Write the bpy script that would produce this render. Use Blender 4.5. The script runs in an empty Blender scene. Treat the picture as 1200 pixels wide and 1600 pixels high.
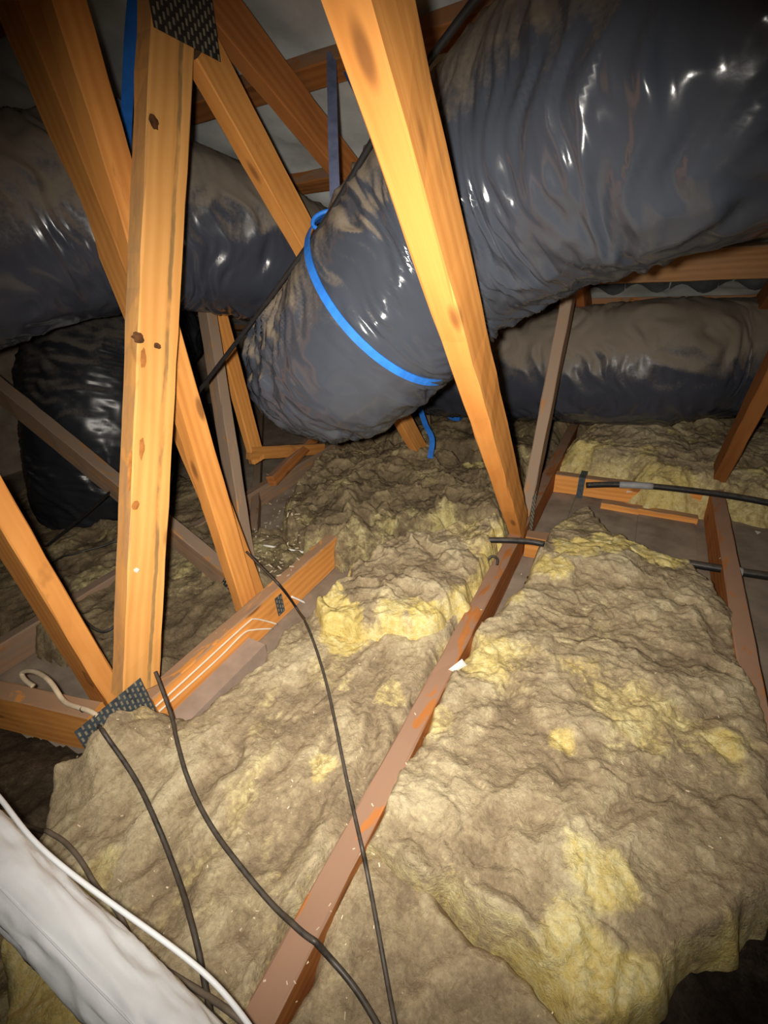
import bpy, math, random
import numpy as np
from mathutils import Vector, Matrix

random.seed(7)
rng = np.random.default_rng(7)

# ------------------------------------------------------------------ camera
scene = bpy.context.scene
COL = scene.collection
F = 700.0                                   # focal length in pixels of the 1200x1600 frame
CAM = np.array([0.0, 0.0, 0.98])            # the photographer's phone, metres
def camera_axes(vp=(1050, 375), roll=4.0):
    d = np.array([vp[0] - 600, -(vp[1] - 800), F], float); d /= np.linalg.norm(d)
    t = math.radians(roll)
    n = np.cross(np.array([math.cos(t), math.sin(t), 0]), d); n /= np.linalg.norm(n)
    if n[1] < 0: n = -n
    return np.array([-np.cross(d, n), d, n])
RM = camera_axes()
right, up, fwd = RM @ [1, 0, 0], RM @ [0, 1, 0], RM @ [0, 0, 1]
cam = bpy.data.cameras.new('camera'); camo = bpy.data.objects.new('camera', cam); COL.objects.link(camo)
cam.sensor_fit = 'HORIZONTAL'; cam.sensor_width = 36; cam.lens = F / 1200 * 36
cam.clip_start = 0.02; cam.clip_end = 50
M = Matrix.Identity(4)
for i in range(3):
    M[i][0], M[i][1], M[i][2], M[i][3] = right[i], up[i], -fwd[i], CAM[i]
camo.matrix_world = M
scene.camera = camo

# ------------------------------------------------------------------ light and exposure
world = bpy.data.worlds.new('attic_air'); scene.world = world; world.use_nodes = True
world.node_tree.nodes['Background'].inputs[0].default_value = (0.02, 0.02, 0.022, 1)
world.node_tree.nodes['Background'].inputs[1].default_value = 0.5
flash = bpy.data.lights.new('phone_flash', 'SPOT'); flasho = bpy.data.objects.new('phone_flash', flash); COL.objects.link(flasho)
flash.energy = 106; flash.color = (1.0, 0.93, 0.82); flash.shadow_soft_size = 0.012
flash.spot_size = math.radians(115); flash.spot_blend = 1.0
fl_pos = CAM - right * 0.035 + up * 0.012
aim = fwd * 1.0 - up * 0.04 + right * 0.03
flasho.location = Vector(fl_pos)
flasho.rotation_euler = Vector(aim).to_track_quat('-Z', 'Y').to_euler()
scene.view_settings.view_transform = 'Standard'; scene.view_settings.look = 'None'
scene.view_settings.exposure = 0.0; scene.view_settings.gamma = 1.0
scene.view_settings.use_curve_mapping = False

# ------------------------------------------------------------------ geometry of the place
def ray(px, py):
    return RM @ (np.array([px - 600, -(py - 800), F], float) / F)
def gz(px, py, z):                          # where the sight line meets a level plane
    r = ray(px, py); return CAM + r * (z - CAM[2]) / r[2]
def pl(px, py, ax, v):                      # where it meets a truss plane
    r = ray(px, py); return CAM + r * (v - CAM[ax]) / r[ax]
def at(px, py, Z):
    return CAM + ray(px, py) * Z
def rafter_z(y): return 1.445 - 0.512 * (y - 0.952)

# ------------------------------------------------------------------ noise
def perlin3(x, y, z, seed=0):
    P = np.random.default_rng(seed).permutation(256); P = np.concatenate([P, P, P])
    x, y, z = np.broadcast_arrays(np.asarray(x, float), np.asarray(y, float), np.asarray(z, float))
    xi, yi, zi = np.floor(x).astype(int), np.floor(y).astype(int), np.floor(z).astype(int)
    xf, yf, zf = x - xi, y - yi, z - zi
    xi &= 255; yi &= 255; zi &= 255
    fade = lambda t: t * t * t * (t * (t * 6 - 15) + 10)
    u, v, w = fade(xf), fade(yf), fade(zf)
    G = np.array([[1,1,0],[-1,1,0],[1,-1,0],[-1,-1,0],[1,0,1],[-1,0,1],[1,0,-1],[-1,0,-1],[0,1,1],[0,-1,1],[0,1,-1],[0,-1,-1],[1,1,0],[-1,1,0],[0,-1,1],[0,-1,-1]], float)
    def g(i, j, k):
        h = P[P[P[xi + i] + yi + j] + zi + k] & 15
        gv = G[h]; return gv[..., 0] * (xf - i) + gv[..., 1] * (yf - j) + gv[..., 2] * (zf - k)
    L = lambda a, b, t: a + t * (b - a)
    return L(L(L(g(0,0,0), g(1,0,0), u), L(g(0,1,0), g(1,1,0), u), v),
             L(L(g(0,0,1), g(1,0,1), u), L(g(0,1,1), g(1,1,1), u), v), w)
def fbm(x, y, z=0.0, seed=0, octv=4, gain=0.5):
    s = 0; a = 1.0; k = 1.0
    for o in range(octv):
        s = s + a * perlin3(x * k, y * k, np.asarray(z) * k + 7.3 * o, seed + o); a *= gain; k *= 2.03
    return s
def sstep(a, b, x):
    t = np.clip((x - a) / (b - a), 0, 1); return t * t * (3 - 2 * t)

# ------------------------------------------------------------------ materials
def mat(name):
    m = bpy.data.materials.new(name); m.use_nodes = True
    nt = m.node_tree; b = nt.nodes['Principled BSDF']
    return m, nt, b
def nd(nt, t, **kw):
    n = nt.nodes.new(t)
    for k, v in kw.items():
        if k in n.inputs: n.inputs[k].default_value = v
        else: setattr(n, k, v)
    return n
def ramp(nt, fac, stops, interp='LINEAR'):
    r = nt.nodes.new('ShaderNodeValToRGB'); r.color_ramp.interpolation = interp
    e = r.color_ramp.elements
    e[0].position, e[0].color = stops[0][0], (*stops[0][1], 1)
    e[1].position, e[1].color = stops[-1][0], (*stops[-1][1], 1)
    for p, c in stops[1:-1]:
        n = e.new(p); n.color = (*c, 1)
    nt.links.new(fac, r.inputs[0]); return r.outputs[0]
def framp(nt, fac, a, b):
    n = nd(nt, 'ShaderNodeMapRange', interpolation_type='SMOOTHSTEP')
    n.inputs['From Min'].default_value = a; n.inputs['From Max'].default_value = b
    nt.links.new(fac, n.inputs['Value']); return n.outputs[0]
def math_(nt, op, a, b=None):
    n = nt.nodes.new('ShaderNodeMath'); n.operation = op
    for i, v in enumerate((a, b)):
        if v is None: continue
        if isinstance(v, (int, float)): n.inputs[i].default_value = v
        else: nt.links.new(v, n.inputs[i])
    return n.outputs[0]
def mix(nt, f, a, b, mode='MIX'):
    n = nt.nodes.new('ShaderNodeMix'); n.data_type = 'RGBA'; n.blend_type = mode
    for s, v in ((0, f), (6, a), (7, b)):
        if isinstance(v, (int, float)): n.inputs[s].default_value = v
        elif isinstance(v, tuple): n.inputs[s].default_value = (*v, 1)
        else: nt.links.new(v, n.inputs[s])
    return n.outputs[2]
def noise(nt, vec, scale, detail=4, rough=0.55, dist=0.0):
    n = nd(nt, 'ShaderNodeTexNoise', Scale=scale, Detail=detail, Roughness=rough, Distortion=dist)
    if vec is not None: nt.links.new(vec, n.inputs['Vector'])
    return n.outputs[0]
def mapping(nt, vec, scale=(1, 1, 1), loc=None):
    m = nt.nodes.new('ShaderNodeMapping'); m.inputs['Scale'].default_value = scale
    nt.links.new(vec, m.inputs['Vector'])
    if loc is not None: nt.links.new(loc, m.inputs['Location'])
    return m.outputs[0]
def bump(nt, b, h, strength, dist):
    n = nd(nt, 'ShaderNodeBump', Strength=strength, Distance=dist)
    nt.links.new(h, n.inputs['Height']); nt.links.new(n.outputs[0], b.inputs['Normal']); return n
def obj_offset(nt):
    oi = nt.nodes.new('ShaderNodeObjectInfo')
    c = nt.nodes.new('ShaderNodeCombineXYZ')
    for i, k in enumerate((31.0, 17.0, 23.0)):
        nt.links.new(math_(nt, 'MULTIPLY', oi.outputs['Random'], k), c.inputs[i])
    return c.outputs[0], oi.outputs['Random']

def wood_material(name, light, dark, dust=0.8, dustcol=(0.27, 0.19, 0.135), streak=False, dust_lo=0.25, dust_hi=0.6):
    m, nt, b = mat(name)
    tc = nt.nodes.new('ShaderNodeTexCoord'); geo = nt.nodes.new('ShaderNodeNewGeometry')
    off, rnd = obj_offset(nt)
    v = mapping(nt, tc.outputs['Object'], (1, 1, 1), off)
    grain = noise(nt, mapping(nt, v, (1.6, 46, 46)), 1.0, 5, 0.6, 0.4)
    broad = noise(nt, mapping(nt, v, (2.2, 14, 14)), 1.0, 3, 0.5, 0.8)
    rings = nd(nt, 'ShaderNodeTexWave', wave_type='BANDS', bands_direction='Y', Scale=9.0, Distortion=7.0, Detail=2.0)
    rings.inputs['Detail Scale'].default_value = 0.6
    nt.links.new(mapping(nt, v, (0.35, 1.6, 1.6)), rings.inputs['Vector'])
    f = math_(nt, 'ADD', math_(nt, 'MULTIPLY', grain, 0.36), math_(nt, 'MULTIPLY', broad, 0.48))
    f = math_(nt, 'ADD', f, math_(nt, 'MULTIPLY', rings.outputs[0], 0.16))
    mid = tuple((a + c) / 2 for a, c in zip(light, dark))
    col = ramp(nt, f, [(0.26, dark), (0.48, mid), (0.70, light)])
    vor = nd(nt, 'ShaderNodeTexVoronoi', Scale=1.0); nt.links.new(mapping(nt, v, (4.2, 13, 13)), vor.inputs['Vector'])
    knot = math_(nt, 'SUBTRACT', 1.0, framp(nt, vor.outputs['Distance'], 0.07, 0.17))
    col = mix(nt, math_(nt, 'MULTIPLY', knot, 0.75), col, (0.16, 0.06, 0.018))
    stain = framp(nt, noise(nt, mapping(nt, v, (5, 14, 14)), 1.0, 3, 0.6, 1.0), 0.62, 0.74)
    col = mix(nt, math_(nt, 'MULTIPLY', stain, 0.4), col, (0.30, 0.125, 0.035))
    if streak:
        sep = nt.nodes.new('ShaderNodeSeparateXYZ'); nt.links.new(tc.outputs['Object'], sep.inputs[0])
        wob = math_(nt, 'MULTIPLY', math_(nt, 'SUBTRACT', noise(nt, mapping(nt, tc.outputs['Object'], (5, 0, 0)), 1.0, 4, 0.6), 0.5), 0.022)
        dd = math_(nt, 'ABSOLUTE', math_(nt, 'ADD', math_(nt, 'SUBTRACT', sep.outputs[1], -0.017), wob))
        ln = math_(nt, 'SUBTRACT', 1.0, framp(nt, dd, 0.0025, 0.0065))
        ln = math_(nt, 'MULTIPLY', ln, framp(nt, noise(nt, mapping(nt, tc.outputs['Object'], (9, 30, 30)), 1.0, 3), 0.32, 0.55))
        col = mix(nt, math_(nt, 'MULTIPLY', ln, 0.7), col, (0.15, 0.115, 0.055))
    sepn = nt.nodes.new('ShaderNodeSeparateXYZ'); nt.links.new(geo.outputs['Normal'], sepn.inputs[0])
    dn = noise(nt, mapping(nt, v, (6, 30, 30)), 1.0, 5, 0.65)
    dm = math_(nt, 'ADD', sepn.outputs[2], math_(nt, 'MULTIPLY', math_(nt, 'SUBTRACT', dn, 0.5), 0.5))
    dmask = math_(nt, 'MULTIPLY', framp(nt, dm, dust_lo, dust_hi), dust)
    patch = framp(nt, noise(nt, mapping(nt, v, (8, 24, 24)), 1.0, 4, 0.6, 0.8), 0.36, 0.44)
    dmask = math_(nt, 'MULTIPLY', dmask, patch)
    col = mix(nt, dmask, col, dustcol)
    hv = math_(nt, 'ADD', math_(nt, 'MULTIPLY', rnd, 0.28), 0.86)
    c = nt.nodes.new('ShaderNodeCombineColor')
    for i in range(3): nt.links.new(hv, c.inputs[i])
    col = mix(nt, 1.0, col, c.outputs[0], 'MULTIPLY')
    nt.links.new(col, b.inputs['Base Color'])
    b.inputs['Roughness'].default_value = 0.72; b.inputs['Specular IOR Level'].default_value = 0.25
    bump(nt, b, grain, 0.35, 0.002)
    return m
W_PINE = wood_material('pine_timber', (0.80, 0.36, 0.095), (0.55, 0.21, 0.045))
W_POST = wood_material('pine_post', (0.84, 0.44, 0.14), (0.64, 0.28, 0.07), streak=True)
W_RED = wood_material('reddish_pine', (0.56, 0.215, 0.06), (0.32, 0.105, 0.026), dust=0.85, dustcol=(0.34, 0.22, 0.155))
W_DUSTY = wood_material('dust_covered_pine', (0.46, 0.25, 0.11), (0.28, 0.13, 0.05), dust=0.9, dustcol=(0.26, 0.19, 0.14), dust_lo=-0.35, dust_hi=0.15)
W_DARK = wood_material('dark_pine', (0.46, 0.19, 0.055), (0.25, 0.085, 0.022))

def wool_material(name, dusts, yellows, contrast=1.0):
    m, nt, b = mat(name)
    tc = nt.nodes.new('ShaderNodeTexCoord')
    v = tc.outputs['Object']
    at_ = nt.nodes.new('ShaderNodeAttribute'); at_.attribute_name = 'torn'
    lay = nt.nodes.new('ShaderNodeAttribute'); lay.attribute_name = 'layer'
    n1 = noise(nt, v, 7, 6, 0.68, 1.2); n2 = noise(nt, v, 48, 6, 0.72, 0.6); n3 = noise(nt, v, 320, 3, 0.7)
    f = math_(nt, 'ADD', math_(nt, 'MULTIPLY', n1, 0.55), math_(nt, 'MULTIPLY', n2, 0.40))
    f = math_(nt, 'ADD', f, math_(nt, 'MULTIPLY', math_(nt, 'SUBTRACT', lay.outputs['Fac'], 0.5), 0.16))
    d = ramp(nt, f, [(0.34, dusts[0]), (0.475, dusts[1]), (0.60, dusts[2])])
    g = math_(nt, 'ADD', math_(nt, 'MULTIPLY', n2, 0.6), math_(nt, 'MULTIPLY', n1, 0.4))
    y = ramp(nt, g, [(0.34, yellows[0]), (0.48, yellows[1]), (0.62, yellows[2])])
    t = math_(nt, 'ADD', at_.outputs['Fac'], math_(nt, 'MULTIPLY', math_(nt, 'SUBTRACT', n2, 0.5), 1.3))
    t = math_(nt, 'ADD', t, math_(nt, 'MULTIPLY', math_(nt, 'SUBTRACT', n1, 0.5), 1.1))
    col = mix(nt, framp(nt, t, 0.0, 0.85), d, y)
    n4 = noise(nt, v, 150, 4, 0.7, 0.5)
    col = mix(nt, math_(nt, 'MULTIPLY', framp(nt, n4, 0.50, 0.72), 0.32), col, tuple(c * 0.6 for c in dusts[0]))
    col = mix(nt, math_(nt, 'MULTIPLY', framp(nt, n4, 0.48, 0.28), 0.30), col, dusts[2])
    sp = framp(nt, n3, 0.66, 0.74)
    col = mix(nt, math_(nt, 'MULTIPLY', sp, 0.35), col, (0.10, 0.065, 0.035))
    nt.links.new(col, b.inputs['Base Color'])
    b.inputs['Roughness'].default_value = 0.95; b.inputs['Specular IOR Level'].default_value = 0.05
    fib = noise(nt, v, 130, 6, 0.72, 0.8)
    bump(nt, b, math_(nt, 'ADD', fib, math_(nt, 'MULTIPLY', n2, 1.2)), 0.8, 0.006)
    return m
WOOL = wool_material('dusty_glass_wool', [(0.275, 0.208, 0.132), (0.435, 0.343, 0.213), (0.61, 0.515, 0.335)], [(0.60, 0.46, 0.15), (0.78, 0.62, 0.22), (0.88, 0.79, 0.44)])
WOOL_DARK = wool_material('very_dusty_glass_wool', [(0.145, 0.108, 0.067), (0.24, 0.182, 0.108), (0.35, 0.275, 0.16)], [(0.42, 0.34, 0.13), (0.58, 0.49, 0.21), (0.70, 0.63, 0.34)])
WOOL_BROWN_SHADE = wool_material('shade_darkened_brown_wool', [(0.05, 0.036, 0.024), (0.085, 0.062, 0.04), (0.13, 0.097, 0.062)], [(0.16, 0.13, 0.06), (0.22, 0.18, 0.09), (0.30, 0.26, 0.14)])  # brown wool litter, its colours darkened to stand in for shade under the chord
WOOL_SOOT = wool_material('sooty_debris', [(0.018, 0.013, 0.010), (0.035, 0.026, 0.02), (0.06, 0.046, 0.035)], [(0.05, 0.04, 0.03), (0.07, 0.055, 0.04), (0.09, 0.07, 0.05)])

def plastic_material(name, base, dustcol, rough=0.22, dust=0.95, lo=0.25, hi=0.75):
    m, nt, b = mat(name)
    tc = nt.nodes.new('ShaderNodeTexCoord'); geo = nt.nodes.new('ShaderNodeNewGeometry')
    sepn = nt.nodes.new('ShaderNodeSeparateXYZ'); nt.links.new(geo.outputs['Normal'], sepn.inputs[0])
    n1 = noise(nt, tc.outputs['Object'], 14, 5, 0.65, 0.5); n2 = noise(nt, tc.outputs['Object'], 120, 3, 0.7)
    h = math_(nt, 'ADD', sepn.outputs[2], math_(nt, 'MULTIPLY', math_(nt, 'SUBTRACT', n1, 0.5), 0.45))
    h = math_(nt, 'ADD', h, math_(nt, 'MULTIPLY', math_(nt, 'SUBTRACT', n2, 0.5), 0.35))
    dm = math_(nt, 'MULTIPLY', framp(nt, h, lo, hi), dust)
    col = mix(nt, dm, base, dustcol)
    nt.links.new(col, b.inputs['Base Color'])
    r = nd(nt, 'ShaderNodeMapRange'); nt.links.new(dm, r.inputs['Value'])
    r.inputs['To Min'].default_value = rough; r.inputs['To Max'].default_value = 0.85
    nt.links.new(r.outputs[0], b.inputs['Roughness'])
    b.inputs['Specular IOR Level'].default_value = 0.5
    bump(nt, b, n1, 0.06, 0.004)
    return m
PLASTIC = plastic_material('black_duct_film', (0.050, 0.057, 0.074), (0.25, 0.20, 0.145), 0.18, lo=0.22, hi=0.85)
PLASTIC_FAR = plastic_material('black_duct_film_dusty', (0.045, 0.05, 0.068), (0.21, 0.175, 0.135), 0.22, lo=-0.12, hi=0.50)
PLASTIC_SHADED = plastic_material('black_duct_film_shaded', (0.016, 0.018, 0.023), (0.13, 0.11, 0.09), 0.34, lo=0.35, hi=1.0)  # copy of the duct film with corner shade put into base and dust colours

def plain(name, col, rough=0.6, spec=0.3, metal=0.0, var=0.25, scale=30, bumpd=0.0, dust=None):
    m, nt, b = mat(name)
    tc = nt.nodes.new('ShaderNodeTexCoord')
    n = noise(nt, tc.outputs['Object'], scale, 5, 0.6)
    lo = tuple(c * (1 - var) for c in col); hi = tuple(min(1, c * (1 + var)) for c in col)
    c = ramp(nt, n, [(0.3, lo), (0.7, hi)])
    if dust:
        geo = nt.nodes.new('ShaderNodeNewGeometry')
        sepn = nt.nodes.new('ShaderNodeSeparateXYZ'); nt.links.new(geo.outputs['Normal'], sepn.inputs[0])
        n2 = noise(nt, tc.outputs['Object'], 60, 4, 0.6)
        h = math_(nt, 'ADD', math_(nt, 'MULTIPLY', sepn.outputs[2], 0.6), math_(nt, 'MULTIPLY', n2, 0.9))
        c = mix(nt, math_(nt, 'MULTIPLY', framp(nt, h, 0.60, 1.15), 0.6), c, dust)
    nt.links.new(c, b.inputs['Base Color'])
    b.inputs['Roughness'].default_value = rough; b.inputs['Specular IOR Level'].default_value = spec; b.inputs['Metallic'].default_value = metal
    if bumpd: bump(nt, b, n, 0.5, bumpd)
    return m
DUST = (0.24, 0.18, 0.125)
CABLE = plain('black_cable', (0.018, 0.017, 0.018), 0.45, 0.4, dust=(0.13, 0.105, 0.08))
CABLE_GREY = plain('dusty_grey_cable', (0.12, 0.10, 0.08), 0.6, 0.3, dust=(0.22, 0.17, 0.12))
WHITE = plain('white_plastic', (0.78, 0.80, 0.83), 0.5, 0.4, var=0.05, scale=12, bumpd=0.004)
WIRE_WHITE = plain('white_wire', (0.80, 0.70, 0.55), 0.5, 0.4, var=0.1)
BLUE = plain('blue_strap', (0.025, 0.17, 0.62), 0.5, 0.3, var=0.2)
STRAP_DUSTY = plain('dusty_blue_strap', (0.13, 0.15, 0.25), 0.7, 0.2, var=0.3)
STEEL = plain('galvanised_steel', (0.10, 0.125, 0.145), 0.5, 0.5, metal=0.5, var=0.4, scale=60)
STEEL_DARK = plain('dark_nail_plate', (0.05, 0.045, 0.04), 0.5, 0.5, metal=0.4, var=0.4, scale=60)
TOOTH = plain('plate_slot', (0.27, 0.23, 0.16), 0.6, 0.3, var=0.3)
BOARD = plain('dusty_plasterboard', (0.30, 0.24, 0.185), 0.95, 0.05, var=0.3, scale=9, bumpd=0.003)
UNDERLAY = plain('grey_roof_underlay', (0.62, 0.64, 0.62), 0.75, 0.2, var=0.2, scale=8, bumpd=0.004)
TILE = plain('grey_roof_tile', (0.14, 0.15, 0.15), 0.9, 0.1, var=0.3, scale=12)
TAPE = plain('grey_duct_tape', (0.34, 0.34, 0.35), 0.5, 0.3, var=0.15)
PALE = plain('pale_wood_chip', (0.75, 0.62, 0.45), 0.8, 0.1, var=0.2)
PAPER = plain('white_paper_scrap', (0.80, 0.78, 0.74), 0.8, 0.1, var=0.05)
TWINE = plain('pale_twine', (0.58, 0.47, 0.33), 0.9, 0.05, var=0.25)

# ------------------------------------------------------------------ object helpers
def mesh_obj(name, verts, faces, m, parent=None, smooth=False, attrs=None):
    me = bpy.data.meshes.new(name)
    me.from_pydata([tuple(v) for v in verts] if not isinstance(verts, np.ndarray) else verts.tolist(), [], faces)
    if smooth: me.polygons.foreach_set('use_smooth', [True] * len(me.polygons))
    for k, a in (attrs or {}).items():
        at_ = me.attributes.new(k, 'FLOAT', 'POINT'); at_.data.foreach_set('value', np.asarray(a, np.float32))
    me.materials.append(m); me.update()
    o = bpy.data.objects.new(name, me); COL.objects.link(o)
    if parent is not None: o.parent = parent
    return o
def tag(o, label, cat, group=None, kind=None):
    o['label'] = label; o['category'] = cat
    if group: o['group'] = group
    if kind: o['kind'] = kind
    return o
def thing(name, label, cat, loc=(0, 0, 0), group=None):
    o = bpy.data.objects.new(name, None); COL.objects.link(o)
    o.location = Vector(loc); o.empty_display_size = 0.05
    return tag(o, label, cat, group)
def adopt(o, parent):                        # parent without moving
    o.parent = parent; o.matrix_parent_inverse = Matrix.Translation(-Vector(parent.location))
    return o

def timber(name, p0, p1, w, d, thick_axis, m, parent=None, cut0=None, cut1=None, rough=0.0012):
    """sawn timber from p0 to p1; local x runs along it, d is the face width (local y), w the thickness (local z)"""
    p0, p1 = Vector(p0), Vector(p1); L = (p1 - p0).length
    X = (p1 - p0).normalized(); Z = Vector(thick_axis); Z = (Z - X * Z.dot(X)).normalized(); Y = Z.cross(X)
    c = 0.0028; hy, hz = d / 2, w / 2
    prof = [(hy - c, -hz), (hy, -hz + c), (hy, hz - c), (hy - c, hz), (-hy + c, hz), (-hy, hz - c), (-hy, -hz + c), (-hy + c, -hz)]
    n = max(2, int(L / 0.06)); verts = []; faces = []
    for i in range(n + 1):
        t = i / n
        for (y, z) in prof:
            x = t * L
            if i == 0 and cut0 is not None: x += cut0 * (y / hy) * hy
            if i == n and cut1 is not None: x += cut1 * (y / hy) * hy
            verts.append((x, y + random.uniform(-rough, rough), z + random.uniform(-rough, rough)))
    k = 8
    for i in range(n):
        for j in range(k):
            a, b_ = i * k + j, i * k + (j + 1) % k
            faces.append((a, b_, b_ + k, a + k))
    faces.append(tuple(range(k))[::-1]); faces.append(tuple(n * k + j for j in range(k)))
    o = mesh_obj(name, verts, faces, m)
    o.matrix_world = Matrix(((X.x, Y.x, Z.x, p0.x), (X.y, Y.y, Z.y, p0.y), (X.z, Y.z, Z.z, p0.z), (0, 0, 0, 1)))
    if parent is not None: adopt(o, parent)
    return o

def catmull(P, n):
    P = np.asarray(P, float); P = np.vstack([2 * P[0] - P[1], P, 2 * P[-1] - P[-2]])
    out = []
    for i in range(1, len(P) - 2):
        for t in np.linspace(0, 1, n, endpoint=False):
            a, b_, c, d = P[i - 1], P[i], P[i + 1], P[i + 2]
            out.append(0.5 * ((2 * b_) + (c - a) * t + (2 * a - 5 * b_ + 4 * c - d) * t * t + (3 * b_ - a - 3 * c + d) * t ** 3))
    out.append(P[-2]); return np.array(out)
def frames(path):
    T = np.gradient(path, axis=0); T /= np.linalg.norm(T, axis=1)[:, None]
    N = np.zeros_like(T); ref = np.array([0, 0, 1.0])
    if abs(T[0] @ ref) > 0.9: ref = np.array([1.0, 0, 0])
    v = ref - T[0] * (T[0] @ ref); N[0] = v / np.linalg.norm(v)
    for i in range(1, len(T)):
        v = N[i - 1] - T[i] * (N[i - 1] @ T[i]); N[i] = v / np.linalg.norm(v)
    return T, N, np.cross(T, N)
def grid_faces(n, k, closed=True):
    f = []
    for i in range(n - 1):
        for j in range(k if closed else k - 1):
            a, b_ = i * k + j, i * k + (j + 1) % k
            f.append((a, b_, b_ + k, a + k))
    return f
def tube(name, P, r, m, parent=None, n=8, k=10, smooth_path=True):
    path = catmull(P, n) if smooth_path else np.asarray(P, float)
    T, N, B = frames(path); th = np.linspace(0, 2 * np.pi, k, endpoint=False)
    V = path[:, None, :] + r * (np.cos(th)[None, :, None] * N[:, None, :] + np.sin(th)[None, :, None] * B[:, None, :])
    faces = grid_faces(len(path), k)
    faces.append(tuple(range(k))[::-1]); faces.append(tuple((len(path) - 1) * k + j for j in range(k)))
    org = path[0].copy()
    o = mesh_obj(name, V.reshape(-1, 3) - org, faces, m, smooth=True); o.location = Vector(org)
    if parent is not None: adopt(o, parent)
    return o
def box_verts(x0, x1, y0, y1, z0, z1):
    return [(x0,y0,z0),(x1,y0,z0),(x1,y1,z0),(x0,y1,z0),(x0,y0,z1),(x1,y0,z1),(x1,y1,z1),(x0,y1,z1)]
BOXF = [(0,3,2,1),(4,5,6,7),(0,1,5,4),(1,2,6,5),(2,3,7,6),(3,0,4,7)]

# ------------------------------------------------------------------ the shell of the attic
def struct(o): o['kind'] = 'structure'; return o
def slab(name, verts, m):
    return struct(mesh_obj(name, verts, BOXF, m))
XL, XR, YB, YF = -3.2, 1.5, -3.0, 3.75
floor = slab('floor', box_verts(XL, XR, YB, YF, -0.02, 0.0), BOARD)
# ceiling lining boards whose joints show where the wool is missing
for (x0, x1, y0, y1, z) in ((-0.255, -0.16, 1.50, 2.6, 0.006), (-0.155, 0.09, 1.55, 2.6, 0.004), (0.094, 0.29, 1.30, 2.6, 0.008), (0.352, 0.60, 0.9, 2.6, 0.010), (0.605, 0.95, 0.9, 2.6, 0.006)):
    bo = mesh_obj('lining_board', box_verts(x0, x1, y0, y1, 0.0, z), BOXF, BOARD, floor)

def roof_sheet():
    # front slope, sagging between the battens
    xs = np.linspace(XL, XR, 150); ys = np.linspace(-0.75, 3.72, 150)
    X, Y = np.meshgrid(xs, ys, indexing='ij')
    sag = 0.018 * np.abs(np.sin(np.pi * (Y - 1.22) / 0.32)) + 0.014 * fbm(X * 5, Y * 5, 0.0, 61, 3)
    fold = 0.02 * np.maximum(0, 1 - np.abs(fbm(X * 3, Y * 4, 2.0, 71, 2)) * 7)
    Z = rafter_z(Y) + 0.135 - sag * 1.0 - fold * 0.7
    V = np.stack([X, Y, Z], -1).reshape(-1, 3)
    n, k = X.shape
    f = grid_faces(n, k, False)
    return mesh_obj('ceiling', V, f, UNDERLAY, smooth=True)
ceiling = struct(roof_sheet())
rz = rafter_z(-0.75) + 0.135
V = [(XL, -0.75, rz), (XR, -0.75, rz), (XR, -0.75 - rz / 0.512, 0), (XL, -0.75 - rz / 0.512, 0)]
V += [(x, y, z + 0.03) for x, y, z in V]
mesh_obj('rear_slope', V, [(0,1,2,3),(7,6,5,4),(0,4,5,1),(1,5,6,2),(2,6,7,3),(3,7,4,0)], UNDERLAY, ceiling)
for by in [1.22 + 0.318 * i for i in range(-6, 8)]:
    zc = rafter_z(by) + 0.082
    deep = 0.10 if abs(by - 2.174) < 0.02 else 0.05
    if deep > 0.06:
        timber('roof_batten', (XL + .02, by - .03, zc), (XR - .02, by - .03, zc), 0.04, 0.105, (0, 1, 0.25), W_DUSTY, ceiling)
    else:
        timber('roof_batten', (XL + .02, by, zc), (XR - .02, by, zc), 0.038, 0.06, (0, 0.456, 0.89), W_DARK, ceiling)
# wavy tile undersides behind the deep batten on the right
for i in range(7):
    x0 = -0.30 + i * 0.165; n = 9; V = []; Fc = []
    for j in range(n):
        u = j / (n - 1); x = x0 + u * 0.16
        zz = 0.018 * math.sin(u * 2 * math.pi) + 0.006 * (i % 2)
        for (dy, dz) in ((0.0, 0.0), (0.17, -0.087)):
            V.append((x, 2.20 + dy, rafter_z(2.20) + 0.085 + dz + zz))
        for (dy, dz) in ((0.0, 0.012), (0.17, -0.075)):
            V.append((x, 2.20 + dy, rafter_z(2.20) + 0.085 + dz + zz))
    for j in range(n - 1):
        a = j * 4; b_ = a + 4
        Fc += [(a, b_, b_ + 1, a + 1), (a + 2, a + 3, b_ + 3, b_ + 2), (a, a + 2, b_ + 2, b_), (a + 1, b_ + 1, b_ + 3, a + 3)]
    Fc += [(0, 1, 3, 2), (4 * n - 4, 4 * n - 2, 4 * n - 1, 4 * n - 3)]
    mesh_obj('roof_tile', V, Fc, TILE, ceiling, smooth=False)
slab('wall_left', box_verts(XL - 0.05, XL, YB, YF, 0, 2.4), BOARD)
slab('wall_right', box_verts(XR, XR + 0.05, YB, YF, 0, 2.4), BOARD)
slab('wall_back', box_verts(XL, XR, YF, YF + 0.05, -0.02, 0.35), BOARD)

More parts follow.
